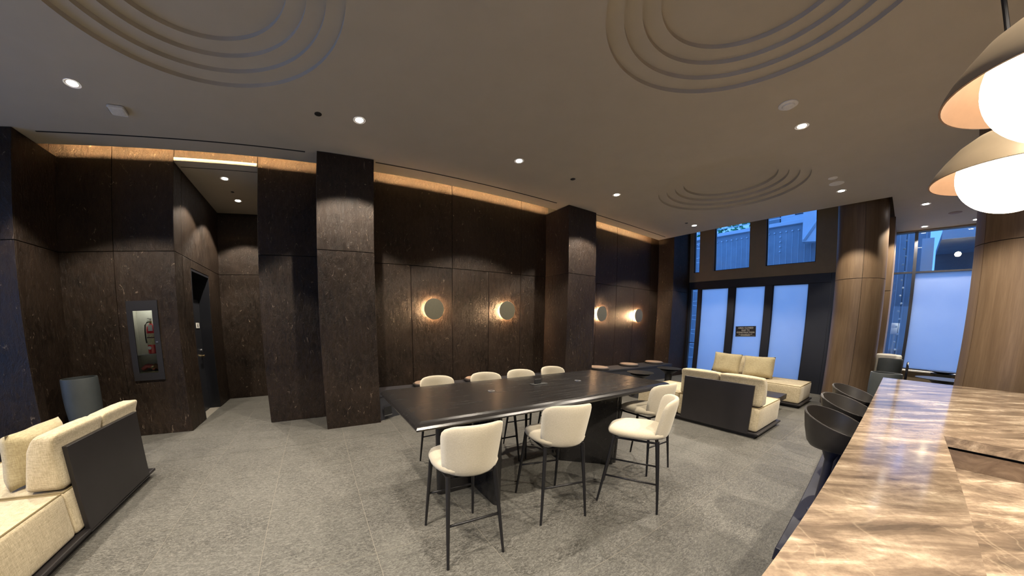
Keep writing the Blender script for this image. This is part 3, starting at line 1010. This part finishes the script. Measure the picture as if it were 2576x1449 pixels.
# ------------------------------------------------------------------ SOFAS
def rounded(x0, x1, y0, y1, z0, z1, b=.035, seg=3, puff=0.0):
    bm = box(x0, x1, y0, y1, z0, z1)
    bmesh.ops.subdivide_edges(bm, edges=bm.edges[:], cuts=3, use_grid_fill=True)
    cx, cy, cz = (x0 + x1) / 2, (y0 + y1) / 2, (z0 + z1) / 2
    hx_, hy_, hz_ = (x1 - x0) / 2, (y1 - y0) / 2, (z1 - z0) / 2
    for v in bm.verts:
        u, w_, t_ = (v.co.x - cx) / hx_, (v.co.y - cy) / hy_, (v.co.z - cz) / hz_
        k_ = lambda a, c: (1 - a * a) * (1 - c * c)
        if abs(abs(t_) - 1) < 1e-4: v.co.z += math.copysign(puff * k_(u, w_), t_)
        if abs(abs(u) - 1) < 1e-4: v.co.x += math.copysign(puff * .6 * k_(w_, t_), u)
        if abs(abs(w_) - 1) < 1e-4: v.co.y += math.copysign(puff * .6 * k_(u, t_), w_)
    es = [e for e in bm.edges if len(e.link_faces) == 2 and e.calc_face_angle() > R(50)]
    bmesh.ops.bevel(bm, geom=es, offset=b, segments=seg, profile=.5, affect='EDGES')
    return bm
def pipe_loop(x0, x1, y0, y1, z, r=.008):
    return polytube(bmesh.new(), [(x0, y0, z), (x1, y0, z), (x1, y1, z), (x0, y1, z)], r, 6, True)
def make_sofa(label):
    e = empty('sofa', (0, 0, 0), 0, label, 'sofa', 'modular linen sofas with dark back panels')
    bm = box(.03, 1.12, .0, 1.94, 0, .055)
    bbox(bm, -.025, 1.20, -.05, 2.0, .055, .085, .012, 2)
    obj('base_tray', bm, 'sofa_frame', e)
    obj('back_panel', box(-.025, .015, .090, 1.105, .05, .765, .004, 1), 'sofa_frame', e)
    for y0, y1 in ((-.01, 1.185), (1.19, 1.955)):
        c = obj('seat_cushion', rounded(.02, 1.15, y0, y1, .09, .44, .03, 3, .014), 'sofa_linen', e, smooth=True)
        obj('piping', pipe_loop(.035, 1.135, y0 + .014, y1 - .014, .438), 'piping_dark', c)
    for y0, y1 in ((-.015, .585), (.59, 1.185)):
        bm = rounded(.018, .30, y0, y1, .455, .875, .045, 4, .018)
        for v in bm.verts:           # wedge: thinner at the top, top rolled back over the panel
            f = max(0, min(1, (v.co.z - .455) / .42))
            v.co.x = .018 + (v.co.x - .018) * (1 - .42 * f)
            if v.co.z > .785: v.co.x -= .04 * (v.co.z - .785) / .09
        c = obj('back_cushion', bm, 'sofa_linen', e, smooth=True)
    return e
def make_pillow(label, loc, rot, w=.60, h=.46, d=.17):
    bm = bmesh.new()
    N = 14
    G = {}
    for s in (1, -1):
        for i in range(N + 1):
            for j in range(N + 1):
                u, v = -1 + 2 * i / N, -1 + 2 * j / N
                edge = i in (0, N) or j in (0, N)
                if s == -1 and edge:
                    G[s, i, j] = G[1, i, j]; continue
                f = ((1 - abs(u) ** 7) * (1 - abs(v) ** 5)) ** .5
                pinch = 1 - .06 * (1 - abs(u)) * abs(v) ** 3
                G[s, i, j] = bm.verts.new((s * d / 2 * f + .006 * math.sin(5 * u + 3 * v) * f, u * w / 2 * (1 - .05 * (1 - v * v)), v * h / 2 * pinch))
    for s in (1, -1):
        for i in range(N):
            for j in range(N):
                q = [G[s, i, j], G[s, i + 1, j], G[s, i + 1, j + 1], G[s, i, j + 1]]
                bm.faces.new(q)
    o = obj('throw_pillow', bm, 'pillow_linen', None, loc, rot, smooth=True)
    return tag(o, label, 'pillow', 'linen throw pillows')
so = make_sofa('linen sofa in the middle of the room, its dark back panel facing the table')
so.location = (5.30, 1.31, 0)
dup(so, (9.38, 3.30, 0), R(180), 'linen sofa in front of the frosted doors with two pillows on it')
dup(so, (-1.93, 3.76, 0), R(180), 'linen sofa in the lower left corner with its dark panel facing the floor area')
make_pillow('left linen pillow on the sofa in front of the frosted doors', (8.86, 3.03, .70), (R(2), R(14), R(3)), .64, .50)
make_pillow('right linen pillow on the sofa in front of the frosted doors', (8.86, 2.33, .69), (R(-2), R(14), R(-3)), .66, .50)
make_pillow('linen pillow leaning on the back cushions of the lower left sofa', (-2.345, 2.93, .665), (0, R(9), 0), .54, .43, .19)

ct = empty('coffee_table', (7.45, 2.35, 0), 0, 'low dark coffee table between the two linen sofas', 'table')
obj('table_top', box(-.48, .48, -.84, .84, .21, .31, .004, 1), 'sofa_frame', ct)
obj('plinth', box(-.38, .38, -.72, .72, 0, .21), 'sofa_frame', ct)
ct2 = empty('coffee_table', (-3.65, 2.55, 0), 0, 'low dark coffee table at the left picture edge', 'table')
obj('table_top', box(-.42, .42, -.5, .5, .22, .32, .004, 1), 'navy_panel', ct2)
obj('plinth', box(-.32, .32, -.4, .4, 0, .22), 'navy_panel', ct2)

# ------------------------------------------------------------------ WALL BENCHES with round cushions
def bench(label, xs, x_end, group='banquette benches along the stone wall'):
    e = empty('banquette_bench', (xs[0][0], YW, 0), 0, label, 'bench', group)
    x0 = xs[0][0]
    bm = bmesh.new()
    A, B, Ct, D = [], [], [], []
    for x, y in xs:
        A.append(bm.verts.new((x - x0, y - YW, 0))); B.append(bm.verts.new((x - x0, y - YW, .40)))
        Ct.append(bm.verts.new((x - x0, -.006, .40))); D.append(bm.verts.new((x - x0, -.006, 0)))
    for i in range(len(xs) - 1):
        bm.faces.new((A[i], A[i + 1], B[i + 1], B[i])); bm.faces.new((B[i], B[i + 1], Ct[i + 1], Ct[i])); bm.faces.new((D[i], Ct[i], Ct[i + 1], D[i + 1]))
        bm.faces.new((A[i + 1], A[i], D[i], D[i + 1]))
    bm.faces.new((A[0], B[0], Ct[0], D[0])); bm.faces.new((A[-1], D[-1], Ct[-1], B[-1]))
    smooth_by_angle(obj('bench_body', bm, 'bench_vinyl', e), 30)
    bm = bmesh.new()
    A, B, Ct, D = [], [], [], []
    for x, y in xs:
        A.append(bm.verts.new((x - x0, y - YW - .015, .402))); B.append(bm.verts.new((x - x0, y - YW - .015, .432)))
        Ct.append(bm.verts.new((x - x0, -.006, .432))); D.append(bm.verts.new((x - x0, -.006, .402)))
    for i in range(len(xs) - 1):
        for P, Q_ in ((A, B), (B, Ct), (Ct, D), (D, A)):
            bm.faces.new((P[i], P[i + 1], Q_[i + 1], Q_[i]))
    bm.faces.new((A[0], B[0], Ct[0], D[0])); bm.faces.new((A[-1], D[-1], Ct[-1], B[-1]))
    smooth_by_angle(obj('bench_top', bm, 'bench_vinyl', e), 30)
    return e
b1 = bench('dark banquette bench behind the long table with a socket opening', [(.85, 4.77)] + [(.85 + .45 * i / 6, 4.77 + .20 * math.sin(PI / 2 * i / 6)) for i in range(1, 7)] + [(2.0, 4.97), (3.2, 4.97), (4.3, 4.97), (4.81, 4.80)], 4.81)
b2 = bench('dark banquette bench under the two right sconces', [(5.70, 4.78), (6.2, 4.90), (7.0, 4.86), (8.0, 4.80), (9.0, 4.80), (9.54, 4.80)], 9.54)
# socket opening in the curved front of the left bench
so_ = empty('floor_socket', (.985, 4.818, .15), R(24), 'rectangular socket opening with a bright lip in the dark bench front', 'socket')
obj('recess', box(-.075, .075, -.004, .002, -.07, .07), 'black_gap', so_)
obj('lip', box(-.078, .078, -.016, -.004, -.078, -.070), 'steel', so_)
RC = [(1.78, 5.2, 'round cushion on the bench seen left of the first far side stool'), (2.86, 5.2, 'round cushion on the bench seen left of the second far side stool'),
      (6.45, 5.13, 'pale round cushion on the bench right beside the narrow stone column'), (7.80, 5.15, 'round brown cushion in the middle of the right bench'), (9.05, 5.12, 'round brown cushion at the stone corner end of the right bench')]
for x, y, lab in RC:
    e = empty('round_cushion', (x, y, .432), 0, lab, 'cushion', 'round cushions on the banquettes')
    r = .27 if x > 6 else .23
    smooth_by_angle(obj('rim', lathe(bmesh.new(), [(0, 0), (r - .02, 0), (r, .012), (r, .045), (r - .012, .055), (0, .055)], 36), 'cushion_rim', e), 40)
    smooth_by_angle(obj('pad', lathe(bmesh.new(), [(r - .03, .0555), (r - .04, .068), (r * .5, .074), (0, .075)], 36), 'cushion_brown', e), 40)

def pedestal_table(x, y, z, r, label, mat='table_dark', base=.17):
    e = empty('pedestal_table', (x, y, 0), 0, label, 'table', 'dark round pedestal tables')
    smooth_by_angle(obj('table_top', lathe(bmesh.new(), [(0, z - .05), (r * .45, z - .045), (r * .92, z - .016), (r, z - .008), (r, z), (0, z)], 40), mat, e), 35)
    smooth_by_angle(obj('pedestal', lathe(bmesh.new(), [(0, .02), (base * .9, .02), (base * .75, .10), (base * .45, z * .45), (base * .5, z * .75), (base * 1.2, z - .05), (0, z - .05)], 36), mat, e), 40)
    smooth_by_angle(obj('base', lathe(bmesh.new(), [(0, 0), (base * 1.15, 0), (base * 1.15, .012), (base * .95, .02), (0, .02)], 36), mat, e), 40)
    return e
pedestal_table(6.25, 3.83, .55, .28, 'dark round pedestal table just beyond the end of the long table')
pedestal_table(7.56, 3.86, .55, .28, 'dark flared pedestal table nearer the frosted doors')
pedestal_table(11.55, -.76, .80, .24, 'small dark flared table under the frosted lounge window')
pedestal_table(10.1, -.70, .75, .42, 'large dark round table top peeking over the far marble counter end')

# ------------------------------------------------------------------ PLANTERS
def planter(x, y, h_, r, label):
    e = empty('planter', (x, y, 0), 0, label, 'planter', 'tall grey planters')
    smooth_by_angle(obj('pot', lathe(bmesh.new(), [(0, 0), (r * .62, 0), (r * .70, .02), (r * .88, h_ * .3), (r * 1.0, h_ * .62), (r * 1.02, h_ * .8), (r, h_ - .012), (r * .98, h_), (r * .90, h_), (r * .90, h_ - .10), (0, h_ - .10)], 44), 'planter_grey', e), 40)
    obj('soil', lathe(bmesh.new(), [(0, h_ - .085), (r * .895, h_ - .095)], 32), 'soil', e)
    return e
planter(-3.22, 4.95, 1.01, .205, 'tall empty grey planter by the left stone wall behind the sofa')
planter(8.25, .13, .90, .215, 'nearer of the two grey planters beyond the marble counter end')
planter(9.66, .125, 1.08, .19, 'farther grey planter behind the other one at the walnut pilaster')

# armchair at the lounge window
ac = empty('armchair', (10.15, .12, 0), 0, 'armchair with pale cushions and a dark metal arm at the lounge window', 'armchair')
obj('seat', rounded(-.26, .26, -.24, .26, .40, .52, .03, 3, .01), 'cream_chair_pad', ac, smooth=True)
obj('backrest', rounded(.12, .26, -.16, .27, .52, 1.14, .04, 3, .012), 'cream_chair_pad', ac, smooth=True)
for sy in (-.265, .295):
    obj('arm_frame', polytube(bmesh.new(), [(.24, sy, 0), (.24, sy, .94), (.18, sy, 1.0), (-.20, sy, 1.0), (-.26, sy, .94), (-.26, sy, 0)], .018, 8), 'black_metal', ac, smooth=True)

# ------------------------------------------------------------------ MARBLE COUNTER
cx0, cx1, cyf, cyb, cz = .35, 5.96, .117, -1.36, 1.02
XR, YS, ZL = 2.82, -.243, .855          # riser position, seam line, height of the lowered section
bc = empty('bar_counter', (0, 0, 0), 0, 'long brown marble bar counter with a lowered work section', 'counter')
obj('front_slab', box(cx0, cx1, YS, cyf, cz - .055, cz), 'marble_brown', bc)
obj('back_slab', box(XR, cx1, cyb, YS - .0003, cz - .055, cz), 'marble_brown', bc)
obj('work_slab', box(cx0, XR + .02, cyb, YS - .002, ZL - .06, ZL, .004, 2), 'marble_brown', bc)
obj('riser_slab', box(XR + .010, XR + .035, cyb, YS - .002, ZL + .0005, .950), 'marble_dark', bc)
obj('riser_gap', box(XR + .030, XR + .055, cyb, YS - .002, .950, cz - .055), 'black_gap', bc)
obj('inner_upstand', box(cx0, XR + .02, YS, YS + .02, ZL - .1, cz - .056), 'marble_dark', bc)
obj('front_panel', box(cx0 + .03, cx1 - .05, -.20, -.15, 0, cz - .056), 'navy_panel', bc)
obj('end_panel', box(cx1 - .05, cx1 - .02, cyb + .02, -.15, 0, cz - .056), 'navy_panel', bc)
obj('back_panel', box(cx0 + .03, cx1 - .05, cyb + .02, cyb + .06, 0, ZL - .07), 'navy_panel', bc)
# low foot plinth running along the bar front
fl_ = obj('foot_plinth', box(-1.80, 1.75, -.52, .0, 0, .10, .006, 1), 'navy_panel', None, (4.35, .452, 0), (0, 0, R(3.1)))
tag(fl_, 'dark navy foot plinth running along the marble bar front', 'plinth')

def barrel_stool(x, y, label):
    Z0 = .10                                  # stands on the plinth
    e = empty('counter_stool', (x, y, Z0), 0, label, 'bar stool', 'dark barrel back stools at the marble counter')
    bm = bmesh.new()
    N = 40
    ZB = .555
    def top(a):      # rim is high behind (+y) and dips toward the bar (-y)
        return .775 + .075 * math.sin(a + .35)
    def rimr(a): return .225
    rows_o, rows_i = [], []
    for f, r in ((0.0, .125), (.03, .150), (.15, .176), (.5, .203), (1.0, .226)):
        ro, ri = [], []
        for i in range(N):
            a = 2 * PI * i / N
            zz = ZB + (top(a) - ZB) * f
            ro.append(bm.verts.new((r * math.cos(a), r * math.sin(a), zz)))
            ri.append(bm.verts.new(((r - .016) * math.cos(a), (r - .016) * math.sin(a), zz + (.012 if f < 1 else 0))))
        rows_o.append(ro); rows_i.append(ri)
    for rows in (rows_o, rows_i):
        for A, B in zip(rows, rows[1:]):
            for i in range(N):
                bm.faces.new((A[i], A[(i + 1) % N], B[(i + 1) % N], B[i]))
    for i in range(N):
        j = (i + 1) % N
        bm.faces.new((rows_o[-1][i], rows_o[-1][j], rows_i[-1][j], rows_i[-1][i]))
    bm.faces.new(rows_o[0][::-1])
    smooth_by_angle(obj('barrel_shell', bm, 'barrel_leather', e), 45)
    pts = [(.218 * math.cos(a), .218 * math.sin(a), top(a) + .001) for a in [2 * PI * i / 40 for i in range(40)]]
    obj('rim_piping', polytube(bmesh.new(), pts, .0045, 6, True), 'cushion_rim', e, smooth=True)
    smooth_by_angle(obj('seat_cushion', lathe(bmesh.new(), [(0, ZB + .02), (.145, ZB + .02), (.158, ZB + .04), (.150, ZB + .06), (.10, ZB + .068), (0, ZB + .07)], 36), 'barrel_leather', e), 50)
    smooth_by_angle(obj('pedestal', lathe(bmesh.new(), [(0, .02), (.034, .02), (.030, .06), (.030, .46), (.07, ZB - .001), (0, ZB - .001)], 24), 'navy_panel', e), 40)
    smooth_by_angle(obj('base', lathe(bmesh.new(), [(0, 0), (.06, 0), (.06, .008), (.04, .021), (0, .022)], 36), 'navy_panel', e), 40)
    return e
barrel_stool(3.36, .275, 'dark barrel back counter stool nearest the camera')
barrel_stool(4.25, .292, 'middle dark barrel back counter stool')
barrel_stool(5.17, .312, 'dark barrel back counter stool farthest along the marble counter')

# ------------------------------------------------------------------ PENDANT LAMPS over the counter
def pendant(x, y, z, label):
    e = empty('pendant_lamp', (x, y, z), 0, label, 'pendant lamp', 'dome pendants over the marble counter')
    prof = [(.296, 0.0), (.288, .022), (.272, .050), (.236, .100), (.188, .155), (.128, .200), (.062, .228), (.03, .236)]
    bm = lathe(bmesh.new(), prof + [(0, .236)], 64)
    smooth_by_angle(obj('shade', bm, 'shade_bronze', e), 60)
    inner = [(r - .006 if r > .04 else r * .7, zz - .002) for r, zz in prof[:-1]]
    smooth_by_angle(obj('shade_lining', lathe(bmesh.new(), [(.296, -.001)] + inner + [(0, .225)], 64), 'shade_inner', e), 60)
    g = obj('globe', lathe(bmesh.new(), [(.197 * math.sin(PI * i / 28), .015 - .197 * math.cos(PI * i / 28)) for i in range(29)], 56), 'globe_glow', e, smooth=True)
    obj('stem', tube(bmesh.new(), (0, 0, .236), (0, 0, ZC - z - .02), .011, n=12), 'black_metal', e)
    obj('ceiling_rose', lathe(bmesh.new(), [(0, ZC - z - .03), (.06, ZC - z - .03), (.065, ZC - z), (0, ZC - z)], 28), 'black_metal', e)
    return e
pendant(1.90, -.355, 2.36, 'glowing globe pendant in the bronze dome at upper right, nearest the camera')
pendant(2.82, -.345, 2.36, 'glowing globe pendant in the bronze dome just below and behind the first')

# ------------------------------------------------------------------ OUTSIDE
gnd = struct('ground', box(10.85, 45, -25, 30, -.3, -.05), 'asphalt', label='grey street outside')
fc = empty('neighbour_facade', (16.5, 3.0, 0), 0, 'pale panelled building wall seen through the high entrance windows', 'building')
obj('wall_slab', box(0, .3, -3.4, 6, -.05, 5.80), 'concrete_blue', fc)
obj('parapet', box(-.12, .35, -3.4, 6, 5.80, 5.95, .01, 1), 'concrete_light', fc)
obj('rail', box(-.05, -.01, -.4, 6, 6.13, 6.16), 'concrete_light', fc)
_rib = None
for i in range(44):
    y = -3.32 + i * .21
    if _rib is None:
        _rib = obj('rib', box(-.012, 0, -.007, .007, 0, 5.55), 'rib_grey', fc, (0, y, 0))
        _kn = obj('bolt', lathe(bmesh.new(), [(0, -.036), (.025, -.025), (.036, 0), (.025, .025), (0, .036)], 12), 'concrete_light', fc, (-.03, y, 5.56), smooth=True)
    else:
        for src, z in ((_rib, 0), (_kn, 5.56)):
            c = src.copy(); C.objects.link(c); c.parent = fc; c.location = (src.location.x, y, z)
for z in (5.37, 5.17, 4.97, 4.77):
    c = _kn.copy(); C.objects.link(c); c.parent = fc; c.location = (-.03, .88, z)
# stair tower and canopy to the right of the facade
tw = empty('stair_tower', (15.9, 2.6, 0), 0, 'white slanted stair wall beside the panelled facade', 'building')
bm = bmesh.new()
for x in (0, .35):
    pass
A = [bm.verts.new((0, y, z)) for y, z in ((-.5, 4.85), (.42, 4.95), (.38, 7.0), (-.5, 7.0))]
B = [bm.verts.new((.35, y, z)) for y, z in ((-.5, 4.85), (.42, 4.95), (.38, 7.0), (-.5, 7.0))]
for i in range(4): bm.faces.new((A[i], A[(i + 1) % 4], B[(i + 1) % 4], B[i]))
bm.faces.new(A[::-1]); bm.faces.new(B)
obj('stair_wall', bm, 'concrete_light', tw)
obj('support', box(.05, .3, -.3, .0, -.05, 4.86), 'concrete_blue', tw)
obj('ramp_edge', polytube(bmesh.new(), [(-.03, .36, 5.0), (-.03, -.45, 6.3)], .06, 4), 'rib_grey', tw)
up = empty('upper_building', (20.0, 4.15, 0), 0, 'pale building with windows above the panelled facade', 'building')
obj('wall_slab', box(0, 1, -.75, 1.35, -.05, 12), 'concrete_light', up)
for y, z in ((-.35, 7.5), (.85, 7.0), (.85, 7.9)):
    w = obj('window', box(-.03, .0, y - .3, y + .3, z - .35, z + .3), 'frame_black', up)
    obj('pane', box(-.04, -.03, y - .26, y + .26, z - .31, z + .26), 'concrete_blue', w)
tree = empty('tree', (19.0, 6.9, 0), 0, 'leafy green tree behind the parapet outside', 'tree')
smooth_by_angle(obj('trunk', tube(bmesh.new(), (0, 0, 0), (0, 0, 6.4), .16, .08, 10), 'bark', tree), 50)
bm = bmesh.new()
for i in range(700):
    a, b_, r_ = random.uniform(0, 2 * PI), random.uniform(-1, 1), random.uniform(.5, 1) ** .5
    c_ = Vector((math.cos(a) * math.sqrt(1 - b_ * b_) * 1.5 * r_, math.sin(a) * math.sqrt(1 - b_ * b_) * 1.7 * r_, 6.9 + b_ * .95 * r_))
    n_ = Vector((random.uniform(-1, 1), random.uniform(-1, 1), random.uniform(-1, 1))).normalized()
    u_ = n_.orthogonal().normalized() * .13; w_ = n_.cross(u_).normalized() * .08
    bm.faces.new([bm.verts.new(c_ - u_), bm.verts.new(c_ + w_), bm.verts.new(c_ + u_), bm.verts.new(c_ - w_)])
fo = obj('foliage', bm, 'leaf_green', tree)
fo['kind'] = 'stuff'
# scaffold glimpsed through the slim clear panes
sc_ = empty('scaffold', (14.2, 6.15, 0), 0, 'pale metal scaffold seen through the slim panes beside the stone corner', 'scaffold')
bm = bmesh.new()
for y in (-.35, .35):
    tube(bm, (0, y, 0), (0, y, 7), .03, n=6)
obj('upright', bm, 'concrete_light', sc_)
for i in range(22):
    z = .3 + i * .3
    obj('rung', tube(bmesh.new(), (0, -.35, z), (0, .35, z + (.12 if i % 2 else -.05)), .02, n=6), 'concrete_light', sc_)
# porch canopy with a lamp outside the lounge window
pc = empty('porch_canopy', (15.0, -1.0, 0), 0, 'outside porch canopy with a lit lamp beyond the lounge window', 'canopy')
obj('soffit', box(-.6, 2.5, -3.0, .42, 4.28, 4.45), 'concrete_blue', pc)
obj('fascia', box(-.65, -.6, -3.0, .42, 4.22, 4.50), 'concrete_light', pc)
obj('post', box(-.1, .15, .55, .80, 0, 4.4), 'concrete_light', pc)
obj('back_wall', box(2.3, 2.5, -3.0, .42, 0, 4.28), 'asphalt', pc)
obj('lamp', lathe(bmesh.new(), [(0, -.07), (.05, -.05), (.07, 0), (.05, .05), (0, .07)], 14), 'street_lamp_glow', pc, (-.2, .07, 3.86), smooth=True)
wb = empty('white_meter_box', (14.0, .19, 0), 0, 'small white box on a post outside the slim lounge pane', 'box')
obj('post', box(.03, .07, -.02, .02, -.05, 1.60), 'rib_grey', wb)
obj('housing', box(0, .10, -.09, .09, 1.58, 1.90, .006, 1), 'concrete_light', wb)
sl = empty('string_lights', (13.4, .12, 0), 0, 'vertical string of small white lamps outside the slim lounge pane', 'string lights')
obj('cable', tube(bmesh.new(), (0, 0, -.05), (0, 0, 4.4), .006, n=5), 'dark_plastic', sl)
_b = None
for i in range(15):
    z = 4.1 - i * .21
    if _b is None:
        _b = obj('bulb', lathe(bmesh.new(), [(0, -.03), (.022, -.02), (.03, 0), (.022, .02), (0, .03)], 10), 'white_plastic', sl, (0, 0, z), smooth=True)
    else:
        c = _b.copy(); C.objects.link(c); c.parent = sl; c.location = (0, .04 * (i % 2), z)
